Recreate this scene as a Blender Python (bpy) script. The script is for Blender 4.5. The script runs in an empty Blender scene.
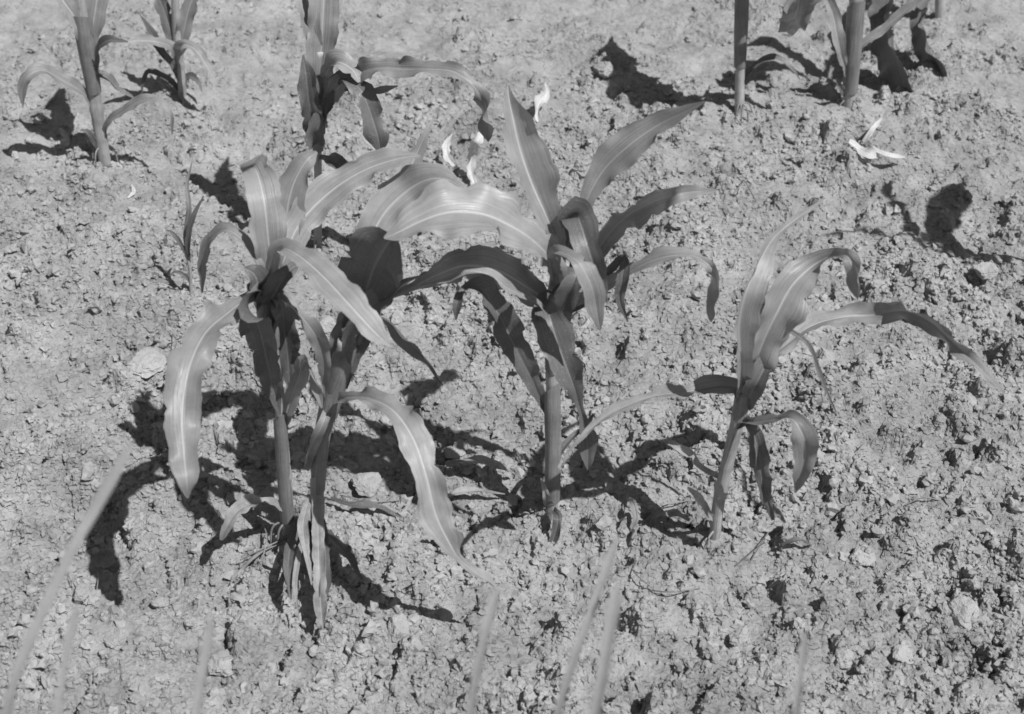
import bpy, math, random
import numpy as np
from mathutils import Vector

random.seed(7)
rng = np.random.default_rng(11)
SC = bpy.context.scene
COL = SC.collection

# ------------------------------------------------------------------ camera
W_, H_ = 1024, 714
FPX = 1372.0
CAM_H = 1.1
PITCH = math.radians(38.0)
cam_d = bpy.data.cameras.new('camera')
cam = bpy.data.objects.new('camera', cam_d)
COL.objects.link(cam)
cam.location = (0, 0, CAM_H)
cam.rotation_euler = (math.radians(90) - PITCH, 0, 0)
cam_d.sensor_width = 36.0
cam_d.lens = FPX / W_ * 36.0
cam_d.clip_start = 0.05
cam_d.clip_end = 500
cam_d.dof.use_dof = True
cam_d.dof.focus_distance = 1.62
cam_d.dof.aperture_fstop = 8.0
SC.camera = cam
FWD = Vector((0, math.cos(PITCH), -math.sin(PITCH)))
UPV = Vector((0, math.sin(PITCH), math.cos(PITCH)))
RGT = Vector((1, 0, 0))
CAM = Vector((0, 0, CAM_H))

def ray(px, py):
    return FWD + RGT * ((px - W_ / 2) / FPX) + UPV * ((H_ / 2 - py) / FPX)
def atY(px, py, Y):
    d = ray(px, py)
    return CAM + d * (Y / d.y)
def atZ(px, py, z=0.0):
    d = ray(px, py)
    return CAM + d * ((z - CAM_H) / d.z)
def mpp(p):                      # metres per pixel at a point
    return (Vector(p) - CAM).dot(FWD) / FPX
SUNV = Vector((0.50, -0.40, 1.0))
def atS(px, py, h):              # the point at height h whose shadow falls on that spot of the ground
    return atZ(px, py, 0.0) + SUNV * h

# ------------------------------------------------------------------ noise
def _hash(ix, iy, seed):
    n = (ix.astype(np.int64) * 374761393 + iy.astype(np.int64) * 668265263 + seed * 974634777) & 0x7fffffff
    n = ((n ^ (n >> 13)) * 1274126177) & 0x7fffffff
    n = n ^ (n >> 16)
    return (n & 0xffff) / 65535.0
def vnoise(x, y, seed=0):
    ix = np.floor(x); iy = np.floor(y)
    fx = x - ix; fy = y - iy
    ux = fx * fx * fx * (fx * (fx * 6 - 15) + 10); uy = fy * fy * fy * (fy * (fy * 6 - 15) + 10)
    def g(dx, dy):
        a = _hash(ix + dx, iy + dy, seed) * 2 * np.pi
        return np.cos(a) * (fx - dx) + np.sin(a) * (fy - dy)
    a = g(0, 0); b = g(1, 0); c = g(0, 1); d = g(1, 1)
    return ((a * (1 - ux) + b * ux) * (1 - uy) + (c * (1 - ux) + d * ux) * uy) * 1.5
def fbm(x, y, seed, octv=4, gain=0.5):
    s = 0; a = 1; f = 1
    for k in range(octv):
        s = s + a * vnoise(x * f + 17.3 * k, y * f - 9.1 * k, seed + k); a *= gain; f *= 2.03
    return s
def worley(x, y, seed):
    ix = np.floor(x); iy = np.floor(y)
    f1 = np.full(x.shape, 9.0); f2 = np.full(x.shape, 9.0); cid = np.zeros(x.shape)
    for dx in (-1, 0, 1):
        for dy in (-1, 0, 1):
            cx = ix + dx; cy = iy + dy
            px = cx + _hash(cx, cy, seed); py = cy + _hash(cx, cy, seed + 5)
            d = np.hypot(px - x, py - y)
            near = d < f1
            f2 = np.where(near, f1, np.minimum(f2, d))
            cid = np.where(near, _hash(cx, cy, seed + 9), cid)
            f1 = np.where(near, d, f1)
    return f1, f2, cid
def plates(x, y, seed, tilt=0.6, edge=5.0):
    """broken plates: every cell has its own height and slope, with a gap between neighbours"""
    ix = np.floor(x); iy = np.floor(y)
    f1 = np.full(x.shape, 9.0); f2 = np.full(x.shape, 9.0); hh = np.zeros(x.shape)
    for dx in (-1, 0, 1):
        for dy in (-1, 0, 1):
            cx = ix + dx; cy = iy + dy
            ox = cx + _hash(cx, cy, seed) - x; oy = cy + _hash(cx, cy, seed + 5) - y
            w = 0.75 + 0.5 * _hash(cx, cy, seed + 31)
            d = np.hypot(ox, oy) * w
            near = d < f1
            f2 = np.where(near, f1, np.minimum(f2, d))
            h = (_hash(cx, cy, seed + 9) - 0.5) + tilt * (ox * (_hash(cx, cy, seed + 12) - 0.5) + oy * (_hash(cx, cy, seed + 14) - 0.5)) * 2
            hh = np.where(near, h, hh)
            f1 = np.where(near, d, f1)
    return hh - 0.6 * np.clip(1 - (f2 - f1) * edge, 0, 1) ** 1.5

BASES = [(288, 528), (318, 532), (551, 520), (715, 536), (103, 152), (182, 97), (318, 246), (739, 109), (849, 104)]
# ------------------------------------------------------------------ ground sheet
def hw(y): return np.clip(0.35 + 0.325 * y, 0.4, 1.25)     # half width of the finely modelled stretch
DU = 1.0 / 560
us = np.arange(-560, 561) * DU
u0i = 0
def grow(v, s, lim, k):
    out = []
    while abs(v) < lim:
        s *= k; v += s; out.append(v)
    return out
o_ = grow(1.0, DU, 75, 1.07)
us = np.concatenate([-np.array(o_[::-1]), us, np.array(o_)]); u0i = len(o_); un = 1121
yc = [0.74]
while yc[-1] < 2.62: yc.append(yc[-1] + 0.00105 * (yc[-1] / 0.84) ** 0.9)
near_ = grow(0.74, -0.00105, 90, 1.07)
ys = np.array(near_[::-1] + yc + grow(yc[-1], 0.003, 140, 1.07)); y0i = len(near_); yn = len(yc)
X = us[None, :] * hw(ys)[:, None]; Y = np.repeat(ys[:, None], len(us), 1)
def idx(x, y):
    j = int(np.clip(np.searchsorted(ys, y), 0, len(ys) - 1))
    i = int(np.clip(np.searchsorted(us, x / float(hw(y))), 0, len(us) - 1))
    return j, i
wx = X + 0.012 * fbm(X * 30, Y * 30, 40, 3); wy = Y + 0.012 * fbm(X * 30, Y * 30, 50, 3)
rough = np.clip(0.5 + 1.2 * fbm(X * 3.6, Y * 3.6, 77, 3), 0.2, 1.2)      # calm crust against cloddy patches
Z = 0.024 * fbm(X * 2.2, Y * 2.2, 1, 3) + 0.014 * fbm(X * 9, Y * 9, 3, 3)
# broken crust plates and crumb structure
fine = np.clip(0.3 + rough, 0.32, 1.15)
Z += rough * 0.0085 * plates(wx * 21, wy * 21, 5, 0.7, 9)
Z += rough * 0.0042 * plates(wx * 55 + 3, wy * 55, 15, 0.9, 6)
for bx_, by_ in BASES:
    q_ = atZ(bx_, by_)
    Z += 0.007 * np.exp(-((X - q_.x) ** 2 + (Y - q_.y) ** 2) / 0.04 ** 2)
Z0_ = Z.copy()
w2x = X + 0.005 * fbm(X * 110, Y * 110, 140, 3, 0.7); w2y = Y + 0.005 * fbm(X * 110, Y * 110, 150, 3, 0.7)
Z += fine * 0.0017 * plates(w2x * 115 + 3, w2y * 115, 25, 1.0, 4.5)
Z += fine * 0.0012 * plates(w2x * 210 + 9, w2y * 210, 35, 1.0, 3)
# the sheet is calm outside the modelled stretch
# stamped clods and pits
wob = 0.42 * fbm(X * 95, Y * 95, 91, 3, 0.7)
Zb = Z.copy(); Dt = Z - Z0_
def stamp(cx, cy, r, hf, ang, asp, pit=False):
    j0, _ = idx(cx, cy - 1.5 * r); j1, _ = idx(cx, cy + 1.5 * r); j1 += 1
    _, i0 = idx(cx - 1.6 * r, cy); _, i1 = idx(cx + 1.6 * r, cy); i1 += 1
    if i0 < u0i or j0 < y0i or i1 > u0i + un or j1 > y0i + yn: return
    sx = X[j0:j1, i0:i1] - cx; sy = Y[j0:j1, i0:i1] - cy
    ca, sa = math.cos(ang), math.sin(ang)
    u = (sx * ca + sy * sa) / (r * asp); v = (-sx * sa + sy * ca) / (r / asp)
    base = Zb[(j0 + j1) // 2, (i0 + i1) // 2]
    sub = Z[j0:j1, i0:i1]
    if pit:
        d = np.hypot(u, v) * (1 + 1.6 * wob[j0:j1, i0:i1])
        m = np.clip(1 - d ** 2, 0, 1)
        np.minimum(sub, np.where(m > 0, base + 0.1 * r - m * r * hf, 9), out=sub)
        return
    d = np.zeros_like(u)
    a0 = ang * 7
    for q in range(6):                       # angular outline
        aq = a0 + q * 1.047 + 0.6 * math.sin(ang * 5 + q * 2.3)
        d = np.maximum(d, (u * math.cos(aq) + v * math.sin(aq)) / (0.72 + 0.26 * math.sin(ang * 9 + q * 4.1)))
    d = d * (1 + 0.9 * wob[j0:j1, i0:i1])
    m = np.clip((1 - d) * 2.3, 0, 1) ** 0.7
    tx = math.cos(ang * 3) * 0.5; ty = math.sin(ang * 3) * 0.5
    top = r * hf * (1 + 0.5 * wob[j0:j1, i0:i1] * 1.6) + sx * tx + sy * ty
    np.maximum(sub, np.where(m > 0, base + m * top - 0.12 * r + 0.9 * Dt[j0:j1, i0:i1], -9), out=sub)
def hgt(x, y):
    return float(Z[idx(x, y)])
def rnd_xy():
    y = rng.uniform(0.75, 2.6); y = 0.75 + (y - 0.75) * rng.uniform(0.55, 1.0)
    return rng.uniform(-1, 1) * float(hw(y)), y
for k in range(5600):
    x, y = rnd_xy()
    stamp(x, y, 0.0022 + 0.008 * rng.random() ** 2.5, rng.uniform(0.8, 1.7), rng.uniform(0, 6.28), rng.uniform(1, 1.5), True)
for hx, hy, hr in [(968, 655, 30), (948, 668, 18), (985, 640, 14), (936, 622, 17), (742, 655, 13), (788, 572, 13), (772, 560, 9), (905, 590, 8), (740, 512, 9), (86, 372, 10), (196, 212, 7), (875, 585, 9),
                   (860, 540, 8), (835, 210, 8), (880, 205, 9), (990, 320, 12), (575, 75, 9), (62, 50, 8), (615, 560, 8), (520, 330, 7), (600, 610, 8)]:
    q_ = atZ(hx, hy)
    stamp(q_.x, q_.y, hr * mpp(q_), 1.1, hx * 0.37, 1.25, True)
for k in range(110):
    x, y = rnd_xy()
    stamp(x, y, 0.007 + 0.009 * rng.random() ** 2, rng.uniform(0.9, 1.5), rng.uniform(0, 6.28), rng.uniform(1, 1.6), True)
N = 30000
rr = 0.0025 * (1 - rng.random(N)) ** (-1 / 2.1)
rr = np.minimum(rr, 0.026)
rr[:620] = 0.007 + 0.017 * rng.random(620) ** 1.8
order = np.argsort(-rr)
for k in order:
    x, y = rnd_xy()
    r = float(rr[k])
    rg = rough[idx(x, y)]
    if rng.random() > 0.25 + 0.8 * rg: continue
    stamp(x, y, r, rng.uniform(0.5, 1.0), rng.uniform(0, 6.28), rng.uniform(1, 1.35))
Z += 0.0008 * fbm(X * 260, Y * 260, 33, 3, 0.7) * fine
# loose soil slumps on the faces that rise away from the viewer's side
dyr = np.diff(ys)[:, None]
near_c = np.clip((3.2 - np.hypot(X, Y - 1.6)) / 0.5, 0, 1)
for it in range(10):
    ex = np.clip(np.diff(Z, axis=0) - 1.15 * dyr, 0, None) * 0.5
    ex[:y0i] = 0; ex[y0i + yn:] = 0
    Z[1:] -= ex; Z[:-1] += ex * 0.9
for ax in (0, 1):                         # wind and rain round the sharpest edges
    zc = Z.copy()
    if ax: zc[:, 1:-1] = Z[:, 1:-1] * 0.5 + (Z[:, :-2] + Z[:, 2:]) * 0.25
    else: zc[1:-1] = Z[1:-1] * 0.5 + (Z[:-2] + Z[2:]) * 0.25
    Z[y0i:y0i + yn] = zc[y0i:y0i + yn]
Z += 0.0006 * fbm(X * 300, Y * 300, 37, 2, 0.7) * near_c
# crumble the steep faces sideways so that they overhang and break up
near_w = np.clip((3.2 - np.hypot(X, Y - 1.6)) / 0.5, 0, 1)
Xs = X + near_w * (0.0030 * vnoise(X * 150 + Z * 210, Y * 150 - Z * 170, 201) + 0.0018 * vnoise(X * 340 + Z * 500, Y * 340 - Z * 450, 203))
Ys = Y + near_w * (0.0030 * vnoise(X * 150 - Z * 190, Y * 150 + Z * 220, 211) + 0.0018 * vnoise(X * 340 - Z * 460, Y * 340 + Z * 520, 213))

def grid_mesh(name, X, Y, Z):
    ny, nx = Z.shape
    co = np.stack([X.ravel(), Y.ravel(), Z.ravel()], 1).astype(np.float32)
    a = (np.arange(ny - 1)[:, None] * nx + np.arange(nx - 1)[None, :]).ravel()
    q = np.stack([a, a + 1, a + nx + 1, a + nx], 1).astype(np.int32)
    me = bpy.data.meshes.new(name)
    me.vertices.add(len(co)); me.vertices.foreach_set('co', co.ravel())
    me.loops.add(q.size); me.loops.foreach_set('vertex_index', q.ravel())
    me.polygons.add(len(q)); me.polygons.foreach_set('loop_start', np.arange(0, q.size, 4, dtype=np.int32))
    me.update(calc_edges=True)
    return me

# ------------------------------------------------------------------ materials (a black and white photograph: neutral tones)
def nodes(name):
    m = bpy.data.materials.new(name); m.use_nodes = True
    nt = m.node_tree
    b = nt.nodes['Principled BSDF']
    return m, nt, b
def N_(nt, t, **kw):
    n = nt.nodes.new(t)
    for k, v in kw.items():
        if k.startswith('i_'): n.inputs[k[2:].replace('_', ' ')].default_value = v
        else: setattr(n, k, v)
    return n
def ramp(nt, stops, fac):
    r = nt.nodes.new('ShaderNodeValToRGB')
    e = r.color_ramp.elements
    while len(e) < len(stops): e.new(0.5)
    for k, (p, v) in enumerate(stops):
        e[k].position = p; e[k].color = (v, v, v, 1)
    nt.links.new(fac, r.inputs[0])
    return r

def soil_mat(name, lo, hi, bump=0.5, bias=1.0):
    m, nt, b = nodes(name)
    geo = N_(nt, 'ShaderNodeNewGeometry')
    n1 = N_(nt, 'ShaderNodeTexNoise', i_Scale=9.0, i_Detail=8.0, i_Roughness=0.65)
    n2 = N_(nt, 'ShaderNodeTexNoise', i_Scale=260.0, i_Detail=5.0, i_Roughness=0.7)
    n3 = N_(nt, 'ShaderNodeTexNoise', i_Scale=55.0, i_Detail=4.0, i_Roughness=0.6)
    for n in (n1, n2, n3): nt.links.new(geo.outputs['Position'], n.inputs['Vector'])
    a = N_(nt, 'ShaderNodeMath', operation='MULTIPLY_ADD'); a.inputs[1].default_value = 0.5
    nt.links.new(n1.outputs[0], a.inputs[0])
    a2 = N_(nt, 'ShaderNodeMath', operation='MULTIPLY'); a2.inputs[1].default_value = 0.22
    nt.links.new(n2.outputs[0], a2.inputs[0])
    a3 = N_(nt, 'ShaderNodeMath', operation='MULTIPLY_ADD'); a3.inputs[1].default_value = 0.28
    nt.links.new(n3.outputs[0], a3.inputs[0]); nt.links.new(a2.outputs[0], a3.inputs[2])
    nt.links.new(a3.outputs[0], a.inputs[2])
    r = ramp(nt, [(0.36, lo), (0.5, (lo + hi) / 2), (0.64, hi)], a.outputs[0])
    nt.links.new(r.outputs[0], b.inputs['Base Color'])
    b.inputs['Roughness'].default_value = 0.95
    b.inputs['Specular IOR Level'].default_value = 0.15
    bp = N_(nt, 'ShaderNodeBump', i_Strength=bump, i_Distance=0.0015)
    n4 = N_(nt, 'ShaderNodeTexNoise', i_Scale=700.0, i_Detail=3.0, i_Roughness=0.7)
    nt.links.new(geo.outputs['Position'], n4.inputs['Vector'])
    nt.links.new(n4.outputs[0], bp.inputs['Height']); nt.links.new(bp.outputs[0], b.inputs['Normal'])
    return m
SOIL = soil_mat('soil', 0.19, 0.40)
SOIL2 = soil_mat('soil_crumb', 0.24, 0.44, 0.4)
PALE = soil_mat('pale_clod', 0.31, 0.45, 0.5)
MIDC = soil_mat('mid_clod', 0.28, 0.42, 0.6)

def leaf_mat(name, base, rib=0.42, trans=0.22, rough=0.36, blotch=0.05, rib_w=0.014):
    m, nt, b = nodes(name)
    out = nt.nodes['Material Output']
    uv = N_(nt, 'ShaderNodeUVMap')
    sep = N_(nt, 'ShaderNodeSeparateXYZ'); nt.links.new(uv.outputs[0], sep.inputs[0])
    oi = N_(nt, 'ShaderNodeObjectInfo')
    # fine parallel veins: noise stretched along the blade
    comb = N_(nt, 'ShaderNodeCombineXYZ')
    mu = N_(nt, 'ShaderNodeMath', operation='MULTIPLY'); mu.inputs[1].default_value = 34.0
    nt.links.new(sep.outputs[0], mu.inputs[0])
    mv = N_(nt, 'ShaderNodeMath', operation='MULTIPLY'); mv.inputs[1].default_value = 2.0
    nt.links.new(sep.outputs[1], mv.inputs[0])
    mr = N_(nt, 'ShaderNodeMath', operation='MULTIPLY'); mr.inputs[1].default_value = 50.0
    nt.links.new(oi.outputs['Random'], mr.inputs[0])
    nt.links.new(mu.outputs[0], comb.inputs[0]); nt.links.new(mv.outputs[0], comb.inputs[1]); nt.links.new(mr.outputs[0], comb.inputs[2])
    vn = N_(nt, 'ShaderNodeTexNoise', i_Scale=1.0, i_Detail=3.0, i_Roughness=0.6); nt.links.new(comb.outputs[0], vn.inputs['Vector'])
    rv = ramp(nt, [(0.3, base * 0.80), (0.7, base * 1.18)], vn.outputs[0])
    geo = N_(nt, 'ShaderNodeNewGeometry')
    bn = N_(nt, 'ShaderNodeTexNoise', i_Scale=28.0, i_Detail=5.0, i_Roughness=0.65); nt.links.new(geo.outputs['Position'], bn.inputs['Vector'])
    rb = ramp(nt, [(0.35, 1 - 3 * blotch), (0.68, 1 + 4 * blotch)], bn.outputs[0])
    mx = N_(nt, 'ShaderNodeMix', data_type='RGBA', blend_type='MULTIPLY'); mx.inputs[0].default_value = 1.0
    nt.links.new(rv.outputs[0], mx.inputs[6]); nt.links.new(rb.outputs[0], mx.inputs[7])
    # midrib
    sb = N_(nt, 'ShaderNodeMath', operation='SUBTRACT'); sb.inputs[1].default_value = 0.5
    nt.links.new(sep.outputs[0], sb.inputs[0])
    ab = N_(nt, 'ShaderNodeMath', operation='ABSOLUTE'); nt.links.new(sb.outputs[0], ab.inputs[0])
    rr_ = ramp(nt, [(0.0, 1.0), (rib_w, 0.85), (rib_w * 2.2, 0.0)], ab.outputs[0])
    mx2 = N_(nt, 'ShaderNodeMix', data_type='RGBA')
    nt.links.new(rr_.outputs[0], mx2.inputs[0]); nt.links.new(mx.outputs[2], mx2.inputs[6]); mx2.inputs[7].default_value = (rib, rib, rib, 1)
    dn = N_(nt, 'ShaderNodeTexNoise', i_Scale=420.0, i_Detail=2.0, i_Roughness=0.6); nt.links.new(geo.outputs['Position'], dn.inputs['Vector'])
    dr = ramp(nt, [(0.60, 0.0), (0.72, 0.55)], dn.outputs[0])
    mx3 = N_(nt, 'ShaderNodeMix', data_type='RGBA')
    nt.links.new(dr.outputs[0], mx3.inputs[0]); nt.links.new(mx2.outputs[2], mx3.inputs[6]); mx3.inputs[7].default_value = (0.34, 0.34, 0.34, 1)
    mx2 = mx3
    nt.links.new(mx2.outputs[2], b.inputs['Base Color'])
    b.inputs['Roughness'].default_value = rough
    b.inputs['Specular IOR Level'].default_value = 0.5
    bp = N_(nt, 'ShaderNodeBump', i_Strength=0.55, i_Distance=0.0014)
    nt.links.new(vn.outputs[0], bp.inputs['Height']); nt.links.new(bp.outputs[0], b.inputs['Normal'])
    tr = N_(nt, 'ShaderNodeBsdfTranslucent'); nt.links.new(mx2.outputs[2], tr.inputs[0])
    ms = N_(nt, 'ShaderNodeMixShader'); ms.inputs[0].default_value = trans
    nt.links.new(b.outputs[0], ms.inputs[1]); nt.links.new(tr.outputs[0], ms.inputs[2]); nt.links.new(ms.outputs[0], out.inputs[0])
    return m
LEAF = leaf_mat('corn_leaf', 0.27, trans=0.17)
LEAFP = leaf_mat('corn_leaf_sunlit', 0.34, 0.55, 0.2)  # paler copy of the leaf: sunlight put into the colour of bright leaves
LEAFD = leaf_mat('corn_leaf_shaded_withered', 0.14, 0.24, 0.06)  # darker leaf copy: shade put into the colour; also dark withered leaves and twigs
DRY = leaf_mat('dry_leaf', 0.36, 0.45, 0.25, 0.8, 0.12)
WHITE = leaf_mat('bleached_leaf', 0.70, 0.75, 0.25, 0.8, 0.05)
GRASS = leaf_mat('grass_blade', 0.38, 0.5, 0.35, 0.6)
STALK = leaf_mat('corn_stalk', 0.36, 0.36, 0.0, 0.5, 0.08)
SHEATH = leaf_mat('leaf_sheath', 0.22, 0.22, 0.1, 0.5, 0.08)

# ------------------------------------------------------------------ object helpers
def link(name, me, mat, parent=None, smooth=True):
    if mat: me.materials.append(mat)
    if not smooth: me.shade_flat()
    if smooth: me.polygons.foreach_set('use_smooth', [True] * len(me.polygons))
    o = bpy.data.objects.new(name, me); COL.objects.link(o)
    if parent:
        o.parent = parent
        o.location = -Vector(parent.location)
    return o
def tag(o, label=None, cat=None, group=None, kind=None):
    if label: o['label'] = label
    if cat: o['category'] = cat
    if group: o['group'] = group
    if kind: o['kind'] = kind
    return o
def crom(P, n):
    """smooth interpolation of rows of numbers"""
    P = np.array(P, float)
    seg = np.linalg.norm(np.diff(P[:, :3], axis=0), axis=1) + 1e-6
    t = np.concatenate([[0], np.cumsum(seg)]); t /= t[-1]
    q = np.linspace(0, 1, n)
    m = np.zeros_like(P); k = len(P)
    for i in range(k):
        if i == 0: m[i] = (P[1] - P[0]) / (t[1] - t[0])
        elif i == k - 1: m[i] = (P[-1] - P[-2]) / (t[-1] - t[-2])
        else:
            a = (P[i] - P[i - 1]) / (t[i] - t[i - 1]); b = (P[i + 1] - P[i]) / (t[i + 1] - t[i])
            h0 = t[i] - t[i - 1]; h1 = t[i + 1] - t[i]
            m[i] = (a * h1 + b * h0) / (h0 + h1)
    out = []
    for v in q:
        i = min(max(int(np.searchsorted(t, v) - 1), 0), k - 2)
        h = t[i + 1] - t[i]; s = (v - t[i]) / h
        out.append((2 * s**3 - 3 * s**2 + 1) * P[i] + (s**3 - 2 * s**2 + s) * h * m[i] + (-2 * s**3 + 3 * s**2) * P[i + 1] + (s**3 - s**2) * h * m[i + 1])
    return np.array(out), q

def blade_mesh(name, rows, fold=18, ruffle=1.0, n=None, seed=0, tatter=0.0):
    """rows of x, y, z, half width in metres, roll in degrees along a leaf"""
    L = sum((Vector(rows[i + 1][:3]) - Vector(rows[i][:3])).length for i in range(len(rows) - 1))
    n = n or max(14, min(90, int(L / 0.0045)))
    S, q = crom(rows, n)
    C = S[:, :3]
    T = np.gradient(C, axis=0); T /= np.linalg.norm(T, axis=1)[:, None] + 1e-9
    rs = np.random.default_rng(seed + 1000)
    ph = rs.uniform(0, 6.28, 6)
    nc = 13
    verts = []; uvs = []
    s_ = np.linspace(-1, 1, nc)
    arc = np.concatenate([[0], np.cumsum(np.linalg.norm(np.diff(C, axis=0), axis=1))])
    notches = [(rs.uniform(0.1, 0.9) * arc[-1], int(rs.integers(2)), rs.uniform(0.002, 0.007), rs.uniform(0.1, 0.38)) for _ in range(int(rs.integers(3, 9)))]
    Up = None
    fo = math.radians(fold)
    for i in range(n):
        t = Vector(T[i]); p = Vector(C[i]); v = (p - CAM).normalized()
        U = t.cross(v)
        if U.length < 0.15 and Up is not None: U = Up - t * Up.dot(t)
        U.normalize(); Up = U.copy()
        Vp = U.cross(t)
        r = math.radians(S[i, 4])
        Wd = U * math.cos(r) + Vp * math.sin(r)
        Nn = (U * math.sin(r) - Vp * math.cos(r))
        w = max(S[i, 3], 0.0004)
        a = arc[i]
        for s in s_:
            side = 0 if s < 0 else 1
            e = abs(s)
            wob_ = 1 + e * (0.06 * math.sin(a * 83 + ph[side]) + 0.05 * math.sin(a * 191 + ph[2 + side]) + 0.03 * math.sin(a * 457 + ph[4 + side]))
            for (na, ns, nw, nd_) in notches:
                if ns == side: wob_ -= nd_ * e * e * max(0.0, 1 - abs(a - na) / nw)
            if tatter: wob_ *= 1 - tatter * e * max(0, math.sin(a * 420 + ph[4 + side]) + 0.6 * math.sin(a * 970 + ph[side]))
            off = Wd * (s * w * math.cos(fo) * wob_) + Nn * (w * math.sin(fo) * (e ** 1.25) * 0.9)
            ruf = ruffle * w * 0.45 * (e ** 2.2) * (math.sin(a * 95 + ph[side]) + 0.5 * math.sin(a * 190 + ph[4 + side]))
            rib = -0.0010 * math.exp(-(s / 0.12) ** 2) * min(1, w / 0.008)
            off += Nn * (ruf + rib)
            verts.append(p + off); uvs.append((0.5 + 0.5 * s, a / 0.25))
    faces = []
    for i in range(n - 1):
        for j in range(nc - 1):
            k = i * nc + j
            faces.append((k, k + 1, k + nc + 1, k + nc))
    me = bpy.data.meshes.new(name)
    me.from_pydata(verts, [], faces)
    uvl = me.uv_layers.new(name='UVMap')
    idx = np.empty(len(me.loops), np.int32); me.loops.foreach_get('vertex_index', idx)
    uvl.data.foreach_set('uv', np.array(uvs, np.float32)[idx].ravel())
    return me
def tube_mesh(name, rows, nodes_at=(), seed=0, sides=14, flat=0.9, open_top=False):
    """rows of x, y, z, radius; swollen rings at the stalk's nodes"""
    n = 44
    S, q = crom(rows, n)
    C = S[:, :3]; T = np.gradient(C, axis=0); T /= np.linalg.norm(T, axis=1)[:, None]
    verts = []; uvs = []
    rs = np.random.default_rng(seed)
    p1, p2 = rs.uniform(0, 6.28, 2)
    for i in range(n):
        t = Vector(T[i]); a = t.cross(Vector((0, 1, 0))).normalized(); b = a.cross(t)
        k = 1.0
        for nd in nodes_at: k += 0.16 * math.exp(-((q[i] - nd) / 0.018) ** 2) - 0.05 * math.exp(-((q[i] - nd - 0.04) / 0.02) ** 2)
        for j in range(sides):
            an = j / sides * 2 * math.pi
            r = S[i, 3] * k * (1 + 0.04 * math.sin(3 * an + p1 + 4 * q[i]) + 0.03 * math.sin(5 * an + p2))
            verts.append(Vector(C[i]) + (a * math.cos(an) + b * math.sin(an) * flat) * r)
            uvs.append((j / sides, q[i] * 2))
    faces = []
    for i in range(n - 1):
        for j in range(sides):
            j2 = (j + 1) % sides
            faces.append((i * sides + j, i * sides + j2, (i + 1) * sides + j2, (i + 1) * sides + j))
    if not open_top:
        faces.append(tuple(range((n - 1) * sides, n * sides)))
    faces.append(tuple(range(sides - 1, -1, -1)))
    me = bpy.data.meshes.new(name); me.from_pydata(verts, [], faces)
    uvl = me.uv_layers.new(name='UVMap')
    idx = np.empty(len(me.loops), np.int32); me.loops.foreach_get('vertex_index', idx)
    uvl.data.foreach_set('uv', np.array(uvs, np.float32)[idx].ravel())
    return me
def sheath_mesh(name, rows, seed=0, gap=70):
    """a leaf sheath wrapped round the stalk, open along one side, its top cut slantwise"""
    n = 26; sides = 16
    S, q = crom(rows, n)
    C = S[:, :3]; T = np.gradient(C, axis=0); T /= np.linalg.norm(T, axis=1)[:, None]
    rs = np.random.default_rng(seed); o = rs.uniform(0.3, 2.6)
    verts = []; uvs = []
    for i in range(n):
        t = Vector(T[i]); a = t.cross(Vector((0, 1, 0))).normalized(); b = a.cross(t)
        for j in range(sides + 1):
            f = j / sides
            an = o + math.radians(gap / 2) + f * (2 * math.pi - math.radians(gap) * (0.25 + 0.75 * q[i]))
            r = S[i, 3] * (1 + 0.10 * f + 0.05 * math.sin(an * 3 + seed))
            lift = t * (0.02 * q[i] ** 3 * math.cos((f - 0.5) * 3.1))
            verts.append(Vector(C[i]) + (a * math.cos(an) + b * math.sin(an)) * r + lift)
            uvs.append((f, q[i] * 2))
    faces = [(i * (sides + 1) + j, i * (sides + 1) + j + 1, (i + 1) * (sides + 1) + j + 1, (i + 1) * (sides + 1) + j) for i in range(n - 1) for j in range(sides)]
    me = bpy.data.meshes.new(name); me.from_pydata(verts, [], faces)
    uvl = me.uv_layers.new(name='UVMap')
    idx = np.empty(len(me.loops), np.int32); me.loops.foreach_get('vertex_index', idx)
    uvl.data.foreach_set('uv', np.array(uvs, np.float32)[idx].ravel())
    return me

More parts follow.
